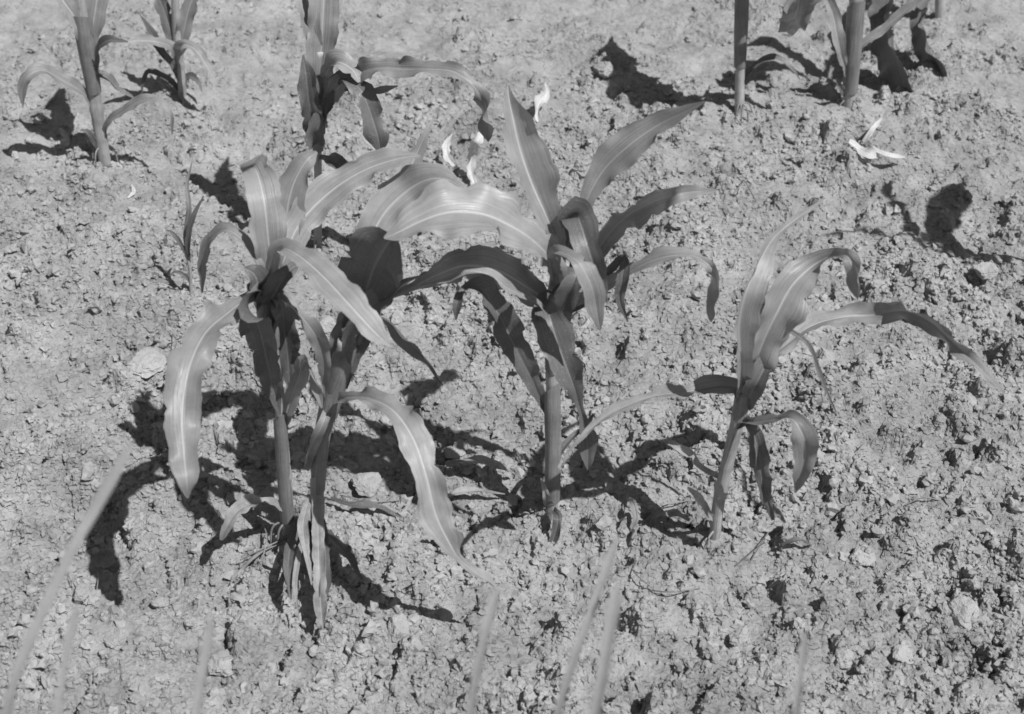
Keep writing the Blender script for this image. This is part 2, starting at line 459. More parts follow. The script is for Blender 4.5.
MATS = {'L': LEAF, 'P': LEAFP, 'D': LEAFD, 'Y': DRY, 'W': WHITE, 'G': GRASS}
SEED = [0]
MAIN = []
class Plant:
    def __init__(self, name, base_px, label, cat='corn plant', group='young corn plants'):
        b = atZ(*base_px)
        for _ in range(3): b = atZ(*base_px, hgt(b.x, b.y))
        self.Y = b.y
        self.e = bpy.data.objects.new(name, None); COL.objects.link(self.e)
        self.e.location = (b.x, b.y, b.z); self.e.empty_display_size = 0.05
        tag(self.e, label, cat, group)
        if cat == 'corn plant' and 0 < base_px[0] < 1024 and base_px[1] > 90: MAIN.append(self)
    def pt(self, x, y, dy): return atY(x, y, self.Y + dy * 0.01)
    def stalk(self, pts, nodes_at=(0.3, 0.62), name='stalk', mat=None):
        rows = []
        for (x, y, dy, r) in pts:
            p = self.pt(x, y, dy); rows.append((*p, r * 0.87 * mpp(p)))
        f = rows[0]; d = (Vector(rows[1][:3]) - Vector(f[:3])).normalized()
        g = Vector(f[:3]) - d * 0.03
        rows.insert(0, (*g, f[3]))
        SEED[0] += 1
        return link(name, tube_mesh(name, rows, nodes_at, SEED[0]), mat or STALK, self.e)
    def sheath(self, pts, mat=None):
        rows = []
        for (x, y, dy, r) in pts:
            p = self.pt(x, y, dy); rows.append((*p, r * 0.87 * mpp(p)))
        SEED[0] += 1
        return link('leaf_sheath', sheath_mesh('leaf_sheath', rows, SEED[0]), mat or SHEATH, self.e)
    def leaf(self, pts, mat='L', fold=18, ruffle=1.0, label=None, name='leaf', tatter=0.0):
        rows = []
        for q in pts:
            x, y, dy, w, r = q
            p = self.pt(x, y, dy); rows.append((*p, w * mpp(p), r))
        SEED[0] += 1
        o = link(name, blade_mesh(name, rows, fold, ruffle, seed=SEED[0], tatter=tatter), MATS[mat], self.e)
        if label: o['label'] = label
        return o
    def sleaf(self, pts, mat='L', fold=18, ruffle=1.0, name='leaf'):
        """leaf given by the spot its shadow falls on and its height in cm"""
        rows = []
        for (x, y, h, w, r) in pts:
            p = atS(x, y, h * 0.01); rows.append((*p, w * mpp(p), r))
        SEED[0] += 1
        return link(name, blade_mesh(name, rows, fold, ruffle, seed=SEED[0]), MATS[mat], self.e)

# ================================================================== PLANTS
# ---- left plant of the pair
p = Plant('corn_plant', (288, 528), 'broad-leaved corn plant at left whose long drooping leaf hangs nearly to the ground')
p.stalk([(288, 526, 0, 7), (286, 480, 0, 6.5), (282, 430, 0, 6), (277, 380, 0, 6), (270, 330, 0, 7), (266, 285, 0, 8)])
p.sheath([(288, 520, 0, 8), (284, 470, 0, 7.5), (281, 425, 0, 7.5)])
p.sheath([(272, 345, 0, 9), (268, 310, 0, 12), (266, 285, 0, 13)])
p.leaf([(268, 300, 2, 8, 0), (271, 268, 1, 13, 0), (268, 235, 1, 18, -8), (264, 200, 2, 20, -10), (259, 178, 4, 18, -5), (254, 167, 6, 15, 0), (251, 172, 8, 9, 0), (251, 186, 8, 1, 0)], 'P', 22, 0.4, 'broad upright pale leaf')
p.leaf([(272, 295, 3, 8, 20), (287, 245, 3, 15, 0), (288, 205, 4, 18, 0), (296, 178, 5, 15, 5), (309, 158, 6, 8, 5), (317, 152, 7, 1, 0)], 'L', 20, 0.6)
p.leaf([(272, 295, 1, 7, 0), (283, 262, 1, 11, 0), (298, 226, 3, 17, 5), (325, 196, 5, 18, 15), (360, 172, 6, 15, 20), (392, 160, 6, 12, 25), (412, 156, 6, 4, 20), (420, 156, 6, 1, 20)], 'P', 16, 0.5, 'long pale arching leaf')
p.leaf([(268, 292, 0, 5, -20), (258, 262, 0, 6, -30), (245, 242, 1, 7, -40), (228, 230, 2, 7, -40), (211, 238, 3, 6.5, -30), (203, 262, 4, 5.5, 0), (202, 293, 5, 1, 20)], 'L', 25, 0.4, 'narrow leaf curled down like a hook')
p.leaf([(266, 298, 0, 8, -40), (248, 299, -2, 10, -40), (226, 314, -5, 15, -30), (203, 336, -9, 18, -20), (187, 375, -13, 20, -12), (182, 415, -16, 19, -8), (184, 455, -19, 15, 5), (187, 482, -21, 10, 10), (188, 498, -21, 1, 10)], 'L', 16, 1.0, 'long drooping leaf with pale midrib')
p.leaf([(266, 292, -1, 7, 30), (282, 248, -3, 10, 30), (300, 256, -6, 14, 35), (322, 275, -9, 18, 35), (350, 305, -13, 18, 32), (375, 332, -15, 12, 25), (390, 346, -16, 2, 20)], 'P', 16, 0.35, 'broad pale leaf pointing down to the right')
p.leaf([(268, 296, -1, 6, -50), (254, 290, -3, 12, -40), (248, 300, -4, 12, -70), (258, 325, -3, 17, -20), (265, 352, -2, 15, -10), (272, 385, -1, 10, 0), (280, 415, -1, 1, 0)], 'D', 25, 1.0, 'dark hanging leaf with notched edge')
p.leaf([(270, 285, 0, 5, 0), (279, 300, -2, 12, 20), (284, 328, 1, 14, 10), (288, 360, 2, 12, 0), (290, 388, 2, 2, 0)], 'D', 25, 0.8)
p.leaf([(268, 300, 0, 5, 0), (280, 298, -3, 9, 40), (295, 310, -4, 10, 50), (312, 330, -4, 10, 10), (322, 352, -3, 9, 0), (325, 375, -2, 6, 0), (326, 398, -1, 1, 0)], 'L', 28, 0.8)
p.leaf([(281, 432, 0, 4, 0), (289, 405, 0, 8, 0), (298, 380, -1, 9, -10), (306, 362, -2, 9, -40), (312, 372, -3, 7, -70), (318, 392, -3, 5, -10), (322, 408, -3, 1, 0)], 'P', 25, 0.5)
p.leaf([(266, 310, 0, 9, 0), (260, 290, -2, 13, -10), (252, 272, -2, 10, -20), (244, 268, -2, 2, -20)], 'D', 30, 0.6)
p.leaf([(268, 310, 0, 9, 0), (276, 290, -3, 13, 20), (288, 272, -3, 10, 30), (300, 262, -2, 2, 30)], 'D', 30, 0.6)
p.leaf([(288, 512, 0, 3, -30), (272, 502, -1, 6, -45), (252, 503, -3, 8, -40), (236, 512, -5, 8, -25), (226, 528, -6, 6, -10), (221, 540, -6, 1, 0)], 'Y', 20, 0.8, 'short pale withered leaf near the ground')

# ---- right plant of the pair
p = Plant('corn_plant', (318, 532), 'corn plant right of the close pair, a dried lower leaf hanging down its foot')
p.stalk([(318, 531, 0, 6), (317, 515, 0, 6.5), (317, 490, 0, 7), (321, 450, 0, 8), (327, 415, 0, 8.5), (335, 385, 0, 8), (345, 340, 0, 8)], (0.4, 0.75))
p.sheath([(317, 530, 0, 7), (317, 505, 0, 7.4), (317, 485, 0, 7.6)], DRY)
p.sheath([(318, 490, 0, 7.8), (321, 445, 0, 9), (330, 402, 0, 10.5)])
p.sheath([(330, 415, 0, 9), (337, 385, 0, 11.5), (344, 358, 0, 12)])
p.leaf([(318, 498, -1.5, 7, 0), (318, 530, -5, 8, 5), (319, 560, -8.5, 7.5, 0), (320, 590, -11.5, 8, -5), (321, 610, -14, 8, 0), (323, 628, -16, 1, 0)], 'Y', 34, 0.9, 'dried pale leaf hanging to the ground')
# big right leaf
p.leaf([(332, 402, 0, 6, 30), (350, 397, -3, 7, 40), (372, 399, -6, 11, 35), (395, 412, -9, 15, 28), (414, 440, -12, 17, 20), (426, 475, -14.5, 16, 12), (436, 515, -16, 18, 15), (449, 542, -16.5, 13, 20), (459, 558, -16.5, 4, 20), (472, 570, -16.5, 7, 45), (487, 581, -16.5, 6, 55), (500, 592, -16.5, 1, 50)], 'P', 20, 0.8, 'long leaf arching right and down, white midrib')
p.leaf([(334, 402, 0, 9, 0), (333, 375, 1, 13, 0), (341, 350, 1, 16, 0), (355, 332, 0, 15, 30), (372, 328, -1, 10, 50), (384, 338, -2, 2, 60)], 'L', 25, 0.7)
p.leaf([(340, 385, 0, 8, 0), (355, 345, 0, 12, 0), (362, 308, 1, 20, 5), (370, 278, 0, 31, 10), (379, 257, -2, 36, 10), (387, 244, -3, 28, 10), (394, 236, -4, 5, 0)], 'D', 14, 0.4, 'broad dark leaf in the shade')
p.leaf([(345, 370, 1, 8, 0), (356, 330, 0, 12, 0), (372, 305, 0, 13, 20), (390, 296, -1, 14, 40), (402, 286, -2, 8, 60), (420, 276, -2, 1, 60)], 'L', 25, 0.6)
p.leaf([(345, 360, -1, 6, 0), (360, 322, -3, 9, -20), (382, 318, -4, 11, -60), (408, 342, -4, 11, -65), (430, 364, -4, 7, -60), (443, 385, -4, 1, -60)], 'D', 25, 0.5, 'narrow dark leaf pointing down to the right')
p.leaf([(345, 380, 1, 8, 0), (352, 310, 2, 14, 0), (366, 252, 3, 16, 0), (383, 215, 5, 20, 5), (408, 190, 6, 21, 15), (434, 178, 5, 16, 30), (450, 180, 4, 8, 40), (461, 187, 3, 1, 40)], 'P', 16, 0.4, 'pale leaf arching over to the right')
p.leaf([(350, 370, 2, 8, 0), (364, 300, 3, 8, 0), (384, 230, 7, 10, 0), (400, 190, 10, 12, 0), (415, 157, 12, 9, 0), (426, 133, 13, 3.5, 0), (434, 117, 14, 0.5, 0)], 'P', 24, 0.2, 'leaf ending in a sharp upright point')
p.leaf([(331, 405, 0, 5, 0), (322, 425, -2, 6, 0), (312, 452, -1, 5, 0), (306, 470, 0, 3, 0)], 'L', 28, 0.5)
p.leaf([(318, 515, 0, 5, 0), (309, 502, -2, 4, 0), (303, 525, -5, 6, 0), (307, 555, -8, 4, 10), (312, 585, -11, 1, 0)], 'Y', 30, 0.8, 'dry split strip of sheath')
p.leaf([(322, 520, -2, 4, 0), (326, 560, -8, 5, 10), (324, 592, -11.5, 6, 0), (320, 610, -13.5, 1, 0)], 'D', 35, 0.6, 'withered dark strip at the stalk foot')
p.leaf([(322, 530, 0, 4, 30), (336, 542, -3, 7, 40), (350, 560, -7, 6, 30), (362, 580, -10.5, 1, 30)], 'D', 25, 0.8)
p.leaf([(312, 535, 0, 4, -20), (300, 522, -1, 5, -20), (292, 540, -4, 6, -10), (288, 570, -8.5, 5, 0), (291, 600, -12.5, 1, 0)], 'D', 30, 1.0, 'shrivelled dark leaf beside the stalk')
p.leaf([(307, 530, -1, 3, 0), (298, 558, -7, 3, 0), (295, 588, -11.5, 2.5, 0), (299, 618, -15, 0.6, 0)], 'Y', 20, 0.8, 'thin bleached strip')

# ---- middle plant
p = Plant('corn_plant', (551, 520), 'tallest corn plant, in the middle, dark straight stalk under a fan of leaves')
p.stalk([(551, 518, 0, 7), (553, 480, 0, 8), (554, 440, 0, 8.2), (553, 400, 0, 8), (553, 350, 0, 8), (556, 300, 0, 10), (562, 262, 0, 9)])
p.sheath([(552, 500, 0, 8.4), (553, 450, 0, 9), (552, 395, 0, 9)])
p.sheath([(553, 370, 0, 9), (556, 310, 0, 12), (562, 275, 0, 13)])
p.leaf([(562, 290, 0, 8, 0), (556, 240, 0, 12, -5), (546, 215, 0, 20, -16), (533, 186, 1, 30, -20), (521, 152, 2, 31, -20), (513, 118, 3, 21, -14), (509, 98, 4, 8, 0), (508, 85, 5, 0.6, 0)], 'P', 50, 0.35, 'broad upright leaf with straight white midrib')
p.leaf([(560, 300, 0, 8, 0), (556, 268, -2, 12, -30), (540, 246, -4, 18, -42), (512, 226, -5.5, 25, -40), (480, 213, -6.5, 33, -38), (448, 212, -7, 32, -36), (418, 222, -7.5, 22, -34), (398, 232, -8, 12, -30), (384, 238, -8, 1, -30)], 'P', 14, 0.6, 'widest pale leaf arching left with white midrib')
p.leaf([(556, 318, 0, 8, -20), (545, 300, -1, 14, -20), (522, 284, -2, 20, 10), (495, 270, -3, 23, 15), (465, 266, -3.5, 21, 12), (438, 275, -4, 14, 10), (416, 286, -4, 6, 10), (400, 292, -3, 5, 10), (384, 302, -2, 1, 10)], 'L', -30, 0.7, 'dark shaded leaf with a light lower edge')
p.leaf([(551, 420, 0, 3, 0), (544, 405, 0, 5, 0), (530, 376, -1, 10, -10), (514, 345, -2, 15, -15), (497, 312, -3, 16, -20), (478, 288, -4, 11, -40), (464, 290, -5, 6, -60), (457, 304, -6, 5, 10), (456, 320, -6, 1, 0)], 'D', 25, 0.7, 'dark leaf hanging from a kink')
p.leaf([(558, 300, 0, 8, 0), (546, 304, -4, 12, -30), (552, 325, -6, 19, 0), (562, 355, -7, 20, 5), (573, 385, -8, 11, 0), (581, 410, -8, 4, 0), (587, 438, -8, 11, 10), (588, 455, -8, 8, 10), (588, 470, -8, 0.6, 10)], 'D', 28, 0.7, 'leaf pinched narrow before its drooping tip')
p.leaf([(565, 290, 2, 7, 0), (578, 235, 3, 6, 0), (587, 200, 4, 8, 5), (602, 172, 5, 15, 10), (628, 146, 5, 18, 15), (658, 125, 5, 13, 18), (685, 111, 4, 6, 20), (706, 101, 3, 0.6, 20)], 'L', 14, 0.4, 'lance-shaped leaf rising to the right')
p.leaf([(566, 300, 2, 7, 0), (592, 260, 1, 8, 0), (606, 238, 0, 11, -15), (626, 217, -1, 15, -30), (652, 203, -3, 14, -30), (680, 194, -6, 10, 0), (702, 191, -4, 4, 10), (718, 190, -4, 0.6, 10)], 'L', 28, 0.7)
p.leaf([(566, 305, 1, 6, 0), (598, 290, 0, 6, 0), (622, 276, -1, 7, 30), (648, 262, -2, 9, 40), (675, 255, -3, 9, 40), (698, 257, -4, 6, 40), (712, 268, -5, 6, -20), (717, 290, -5, 11, -62), (712, 308, -5, 8, -60), (711, 322, -5, 0.6, 0)], 'P', 18, 0.6, 'pale arching leaf with a dark hanging tip')
p.leaf([(548, 312, -4, 2, -40), (530, 299, -5.5, 5, -50), (508, 288, -6.5, 6, -50), (488, 274, -7, 6, -45), (470, 271, -7, 5, -50), (448, 280, -6.5, 4, -50), (420, 286, -6, 1, -50)], 'P', 20, 0.9, 'added pale strip for the sunlit edge of the dark shaded leaf')  # added strip in the paler tone, standing in for the leaf's sunlit fold
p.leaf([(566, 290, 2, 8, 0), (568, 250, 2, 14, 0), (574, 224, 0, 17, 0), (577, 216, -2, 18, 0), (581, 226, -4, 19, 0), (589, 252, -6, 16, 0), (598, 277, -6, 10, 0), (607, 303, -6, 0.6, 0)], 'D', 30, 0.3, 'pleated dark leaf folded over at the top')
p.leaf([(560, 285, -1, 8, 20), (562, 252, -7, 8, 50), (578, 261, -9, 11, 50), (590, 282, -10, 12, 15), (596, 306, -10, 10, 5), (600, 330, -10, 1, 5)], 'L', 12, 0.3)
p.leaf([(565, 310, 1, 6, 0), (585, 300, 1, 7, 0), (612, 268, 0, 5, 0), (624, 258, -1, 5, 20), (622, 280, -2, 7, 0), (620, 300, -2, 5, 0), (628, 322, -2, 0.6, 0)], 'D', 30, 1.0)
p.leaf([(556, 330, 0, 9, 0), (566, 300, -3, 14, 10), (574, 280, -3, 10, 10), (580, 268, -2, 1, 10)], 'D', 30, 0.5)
p.leaf([(552, 512, 1, 4, 0), (547, 500, -1, 5, 0), (544, 488, -2, 3, -10), (541, 478, -2, 0.6, -10)], 'Y', 25, 0.8)
p.leaf([(553, 510, -1, 4, 10), (558, 518, -3, 6, 0), (553, 540, -4, 5, 0), (543, 556, -5, 1, 0)], 'D', 30, 0.9, 'dark withered leaf at the foot')
p.leaf([(556, 460, 0, 3, 20), (565, 445, 1, 4, 20), (578, 432, 2, 3, 20), (600, 424, 3, 0.6, 20)], 'D', 20, 0.5)

# ---- right plant
p = Plant('corn_plant', (715, 536), 'slender leaning corn plant on the right, one leaf reaching far to the right')
p.stalk([(715, 534, 0, 6.5), (719, 500, 0, 7), (727, 460, 0, 6.5), (737, 420, 0, 6), (745, 385, 0, 9), (752, 350, 0, 8)], (0.35, 0.7))
p.sheath([(720, 495, 0, 7), (727, 465, 0, 7.2), (735, 432, 0, 7.6)], STALK)
p.sheath([(737, 425, 0, 7.5), (745, 392, 0, 10), (751, 368, 0, 11)])
p.leaf([(745, 395, 0, 8, 0), (741, 355, -3, 13, -30), (740, 320, -4, 20, -45), (748, 288, -4, 20, -45), (761, 260, -2, 14, -40), (775, 237, 1, 6, 0), (796, 219, 3, 5, 10), (812, 208, 4, 3, 10), (824, 199, 5, 1.0, 10)], 'P', 40, 0.2, 'narrow leaf folded lengthwise, tip drawn out')
p.leaf([(748, 390, 1, 7, 0), (752, 340, 3, 8, 0), (762, 290, 5, 7, 0), (772, 250, 7, 4, 0), (775, 222, 9, 0.6, 0)], 'L', 35, 0.3)
p.leaf([(747, 395, 0, 10, 0), (760, 350, -1, 19, -20), (776, 315, -1, 24, -22), (795, 282, 0, 21, -10), (818, 262, 1, 12, 20), (838, 254, 0, 6, 40), (850, 258, -2, 8, -10), (857, 275, -3, 13, -60), (857, 300, -4, 0.6, 0)], 'P', 26, 0.6, 'broad pale leaf with nodding tip')
p.leaf([(752, 380, 1, 7, 0), (763, 362, 2, 9, 20), (785, 345, 3, 10, 35), (810, 326, 5, 12, 35), (840, 317, 6, 12, 35), (872, 315, 6, 12, 15), (902, 311, 4, 10, -25), (930, 322, 1, 10, -50), (952, 342, -2, 9, -40), (976, 364, -5, 7, 20), (990, 378, -6.5, 5, 30), (1004, 393, -8, 0.8, 40)], 'L', 22, 0.9, 'very long leaf reaching far right and drooping')
p.leaf([(790, 330, 1, 3, 0), (806, 342, 0, 3, 20), (818, 370, -1, 3, 30), (828, 395, -2, 2, 20), (836, 412, -2, 0.6, 20)], 'D', 30, 0.4)
p.leaf([(745, 398, 0, 8, 0), (738, 388, 1, 8, 0), (724, 385, 1.5, 10, -15), (706, 387, 1.5, 10, -15), (694, 390, 1, 9, -30), (680, 392, -1, 9, -40), (658, 395, -3, 7, -45), (632, 403, -5, 7, -35), (605, 417, -7, 6, -30), (582, 437, -9, 3, -20), (564, 456, -10, 0.6, 0)], 'L', 22, 0.8, 'long low leaf reaching left')
p.leaf([(738, 420, 0, 4, 20), (752, 422, -2, 5, 40), (775, 419, -4, 8, 45), (794, 420, -6, 9, 40), (803, 436, -7, 14, 0), (805, 458, -7, 12, 0), (800, 478, -7, 7, 0), (795, 493, -7, 0.6, 0)], 'L', 24, 0.7, 'short leaf bent over at a pale kink')
p.leaf([(738, 425, 0, 4, 0), (750, 424, -2, 6, 20), (757, 445, -3, 11, 0), (762, 472, -3, 9, 0), (767, 498, -2, 6, 0), (773, 520, -1, 2, 0)], 'D', 28, 1.0, 'dark leaf hanging straight down')
p.leaf([(745, 405, 0, 8, 0), (758, 380, -2, 13, 10), (768, 362, -1, 10, 10), (778, 350, 0, 1, 10)], 'D', 32, 0.5)
p.leaf([(722, 478, 0, 3, -20), (705, 470, 1, 4, -30), (688, 455, 2, 6, -30), (672, 444, 3, 4, -30), (656, 437, 4, 0.6, -30)], 'Y', 22, 0.6, 'pale dry leaf left of the stalk')
p.leaf([(715, 520, 0, 3, 0), (706, 510, -1, 4, -20), (697, 496, -1, 5, -20), (686, 489, 0, 3, -20), (675, 485, 0, 0.6, -20)], 'Y', 22, 0.6, 'short dry leaf at the stalk foot')

# ---- upper left plant
G2 = 'corn plants of the row behind'
p = Plant('corn_plant', (103, 152), 'corn plant at the upper left, bare leaning stalk with a leaf curled down at left', group=G2)
p.stalk([(103, 150, 0, 7), (98, 120, 0, 7), (93, 85, 0, 7), (86, 45, 0, 7.5), (80, 5, 0, 7), (74, -40, 0, 6)], (0.3, 0.6))
p.sheath([(94, 92, 0, 8), (88, 55, 0, 10), (83, 25, 0, 11)])
p.leaf([(86, 40, 0, 8, 0), (78, 22, -1, 10, -10), (66, 5, -1, 10, -20), (50, -15, 0, 6, -20), (30, -20, 1, 1, -20)], 'P', 30, 0.4)
p.leaf([(86, 60, 0, 6, 0), (92, 30, 0, 10, 0), (98, -10, 2, 14, 0), (100, -60, 5, 12, 0), (110, -100, 8, 1, 0)], 'L', 25, 0.5)
p.leaf([(95, 108, 0, 4, -30), (82, 92, -1, 6, -40), (62, 80, -2, 8, -40), (40, 70, -3, 8, -40), (28, 76, -4, 6, -20), (22, 90, -4, 5, 0), (23, 106, -4, 0.6, 0)], 'L', 20, 0.5, 'leaf hooked over at the left')
p.leaf([(92, 78, 0, 3, 0), (97, 62, -1, 3, 0), (98, 48, -2, 3, 20), (108, 40, -3, 5, 20), (128, 42, -4, 1, 20)], 'D', 25, 0.5)
p.leaf([(104, 140, 0, 3, 0), (106, 125, -1, 3, 20), (122, 112, -2, 5, 30), (140, 101, -3, 6, 40), (158, 100, -4, 4, 40), (170, 112, -5, 2.5, 20), (172, 135, -5, 0.6, 0)], 'L', 20, 0.6)
p.leaf([(92, 72, 0, 3, 20), (104, 76, 0, 5, 40), (118, 88, 0, 4, 30), (134, 98, 0, 1, 30)], 'D', 20, 0.6)
p.leaf([(100, 150, 0, 3, 0), (94, 140, -1, 4, -10), (86, 132, -2, 3, -30), (80, 130, -2, 0.6, -30)], 'D', 20, 0.6)

p = Plant('corn_plant', (182, 97), 'small bushy corn plant at the upper left behind the leaning stalk', group=G2)
p.stalk([(182, 96, 0, 5), (181, 75, 0, 5), (178, 50, 0, 5), (176, 20, 0, 5), (175, -10, 0, 4)], (0.4,))
p.leaf([(180, 80, 0, 3, 0), (172, 64, -1, 4, -20), (160, 50, -2, 5, -20), (150, 30, -2, 4, -20), (140, 15, -2, 0.6, -20)], 'D', 25, 0.6)
p.leaf([(178, 60, 0, 4, 0), (170, 46, -2, 6, -30), (152, 41, -4, 6, -30), (134, 41, -5, 4, -30), (120, 44, -6, 0.6, -30)], 'P', 20, 0.6)
p.leaf([(178, 55, 0, 4, 20), (184, 44, -3, 6, 35), (196, 50, -5, 6, 30), (206, 64, -6, 4, 20), (216, 80, -7, 0.6, 20)], 'P', 20, 0.6)
p.leaf([(178, 60, 0, 4, 0), (170, 30, 0, 8, 0), (162, 5, 1, 8, 0), (150, -20, 2, 1, 0)], 'D', 28, 0.6)
p.leaf([(178, 60, 0, 4, 0), (184, 30, 0, 8, 0), (192, 0, 1, 8, 0), (205, -20, 2, 1, 0)], 'L', 28, 0.6)
p.leaf([(181, 85, 0, 3, 0), (190, 76, 0, 4, 20), (198, 82, -1, 3, 20), (202, 92, -2, 0.6, 20)], 'D', 25, 0.6)
p.leaf([(180, 90, 0, 3, -20), (165, 78, 0, 4, -40), (148, 72, 0, 4, -40), (143, 82, -1, 2, 0), (142, 98, -1, 0.6, 0)], 'D', 25, 0.6)

# ---- upper middle plant
p = Plant('corn_plant', (318, 246), 'corn plant at top centre left, behind the close pair, with a rusty-edged arching leaf'.replace('rusty-edged ', 'long '), group=G2)
p.stalk([(318, 246, 0, 5), (318, 205, 0, 4.5), (318, 170, 0, 4.5), (317, 130, 0, 6), (318, 90, 0, 8), (320, 50, 0, 8)], (0.3,))
p.sheath([(318, 150, 0, 6), (317, 115, 0, 9), (318, 85, 0, 11)])
p.leaf([(316, 140, 0, 6, 0), (312, 120, -2, 13, -10), (308, 95, -3, 12, -10), (306, 75, -3, 9, -10), (303, 55, -2, 1, -10)], 'D', 30, 1.0)
p.leaf([(320, 110, 0, 7, 0), (320, 70, -1, 15, 0), (322, 38, 0, 17, 0), (324, 0, 2, 18, 0), (328, -50, 6, 12, 0), (340, -90, 12, 1, 0)], 'L', 30, 0.5)
p.leaf([(318, 145, 0, 5, 0), (316, 130, -3, 12, 0), (324, 118, -3, 12, 30), (330, 100, -2, 5, 20), (334, 90, -2, 1, 20)], 'D', 30, 0.9)
p.leaf([(320, 118, 0, 5, 0), (334, 92, -2, 9, 15), (352, 77, -4, 11, 25), (378, 68, -7, 11, 30), (405, 69, -9, 11, 30), (432, 69, -11, 9, 30), (455, 72, -12, 8, 35), (474, 86, -13, 7, 30), (485, 106, -13, 12, -58), (488, 125, -13, 10, -60), (488, 142, -13, 0.6, 0)], 'L', 20, 0.9, 'long leaf arching right with drooping tip')
p.leaf([(322, 92, 0, 5, 0), (328, 70, -2, 8, 20), (340, 62, -4, 11, 30), (353, 70, -5, 10, 30), (360, 82, -6, 3, 20)], 'P', 22, 0.6)
p.leaf([(324, 95, 0, 5, 0), (346, 78, -4, 8, 30), (362, 92, -7, 12, 20), (371, 115, -8, 12, 5), (378, 138, -9, 12, 0), (381, 153, -9, 1, 0)], 'D', 22, 0.8, 'broad-tipped hanging leaf')
p.leaf([(318, 158, 0, 4, 0), (328, 160, -3, 6, 40), (340, 165, -5, 9, 30), (350, 172, -6, 8, 30), (358, 176, -7, 1, 30)], 'D', 22, 0.8)
p.leaf([(345, 88, -4, 3, 20), (366, 92, -6, 5, 30), (384, 90, -7, 4, 30), (398, 86, -8, 0.6, 20)], 'L', 22, 0.6)
p.leaf([(319, 60, 0, 6, 0), (312, 30, 0, 10, 0), (305, -5, 3, 12, -10), (285, -40, 6, 9, -20), (262, -50, 9, 1, -20)], 'L', 25, 0.5)

# ---- upper right plants
p = Plant('corn_plant', (739, 109), 'thin pale corn stalk at the top, left of the thicker grey stalk', group=G2)
p.stalk([(739, 108, 0, 5.5), (740, 80, 0, 5.5), (741, 40, 0, 6), (742, -10, 0, 6), (744, -60, 0, 6)], (0.5,))
p.sheath([(740, 66, 0, 6.5), (741, 35, 0, 7.5), (742, 0, 0, 8)])
p.sleaf([(722, 104, 16, 8, 0), (700, 112, 24, 20, -25), (670, 112, 30, 30, -25), (645, 100, 34, 34, -25), (625, 80, 37, 30, -25), (614, 58, 38, 20, -25), (608, 42, 39, 1, -25)], 'L', 18, 0.7)
p.sleaf([(722, 98, 16, 6, 0), (735, 80, 30, 18, -25), (770, 66, 38, 20, -25), (800, 75, 40, 12, -25), (815, 92, 40, 1, -25)], 'L', 18, 0.7)
p.sleaf([(715, 100, 20, 8, 0), (690, 104, 34, 20, -25), (650, 104, 42, 26, -25), (625, 95, 44, 16, -25), (600, 80, 44, 1, -25)], 'L', 18, 0.7)
p.leaf([(740, 90, 0, 2, 30), (754, 66, 0, 3, 30), (770, 58, 0, 4, 40), (790, 66, -1, 3, 40), (800, 80, -2, 0.6, 30)], 'D', 25, 0.7)
p = Plant('corn_plant', (849, 104), 'thick upright grey corn stalk at the top right with its leaves out of view', group=G2)
p.stalk([(849, 103, 0, 7), (851, 75, 0, 7), (854, 40, 0, 7.5), (856, 0, 0, 8), (858, -60, 0, 8)], (0.3, 0.7))
p.sheath([(850, 92, 0, 8), (853, 55, 0, 9), (856, 10, 0, 9.5)])
p.leaf([(851, 80, 0, 4, 0), (843, 60, -1, 5, -10), (838, 40, -1, 7, -20), (833, 15, 0, 8, -20), (820, -15, 0, 1, -20)], 'P', 25, 0.5)
p.leaf([(853, 60, 0, 4, 0), (862, 45, 0, 5, 20), (880, 32, 0, 5, 20), (900, 15, 0, 6, 20), (930, -10, 0, 1, 20)], 'P', 25, 0.5)
p.sleaf([(830, 90, 18, 5, 0), (800, 60, 34, 14, -25), (765, 40, 40, 14, -25), (740, 45, 42, 1, -25)], 'L', 18, 0.7)
p.sleaf([(838, 88, 18, 5, 0), (850, 50, 40, 14, -25), (890, 38, 44, 14, -25), (930, 55, 44, 1, -25)], 'L', 18, 0.7)
p.leaf([(849, 98, 0, 3, 0), (841, 88, -1, 4, -10), (836, 78, -2, 0.6, -10)], 'D', 25, 0.8)

p = Plant('corn_plant', (940, 16), 'corn plant at the top right edge, broad dark leaves hanging to the ground', group=G2)
p.stalk([(940, 15, 0, 6), (940, -10, 0, 6), (940, -40, 0, 7), (942, -80, 0, 7)], (0.5,))
p.leaf([(940, -60, 0, 7, -20), (915, -50, -6, 9, -30), (893, -15, -14, 14, -20), (886, 20, -22, 20, -55), (894, 55, -30, 26, -62), (903, 82, -36, 24, -58), (908, 97, -38, 10, -30)], 'D', 24, 0.25, 'broad dark blade hanging to the ground')
p.leaf([(904, 88, -36.5, 4, -20), (912, 101, -39.5, 10, 0), (925, 112, -42, 15, 20), (945, 124, -46, 14, 30), (970, 136, -50, 1, 35)], 'L', 20, 0.5, 'folded end of the dark blade lying on the soil')
p.leaf([(940, -30, 0, 6, -20), (930, -15, -8, 7, -30), (921, 5, -14, 7, 10), (921, 28, -20, 13, -55), (930, 52, -27, 20, -62), (941, 73, -32, 13, -55), (941, 90, -34, 1, 10)], 'D', 24, 0.25)

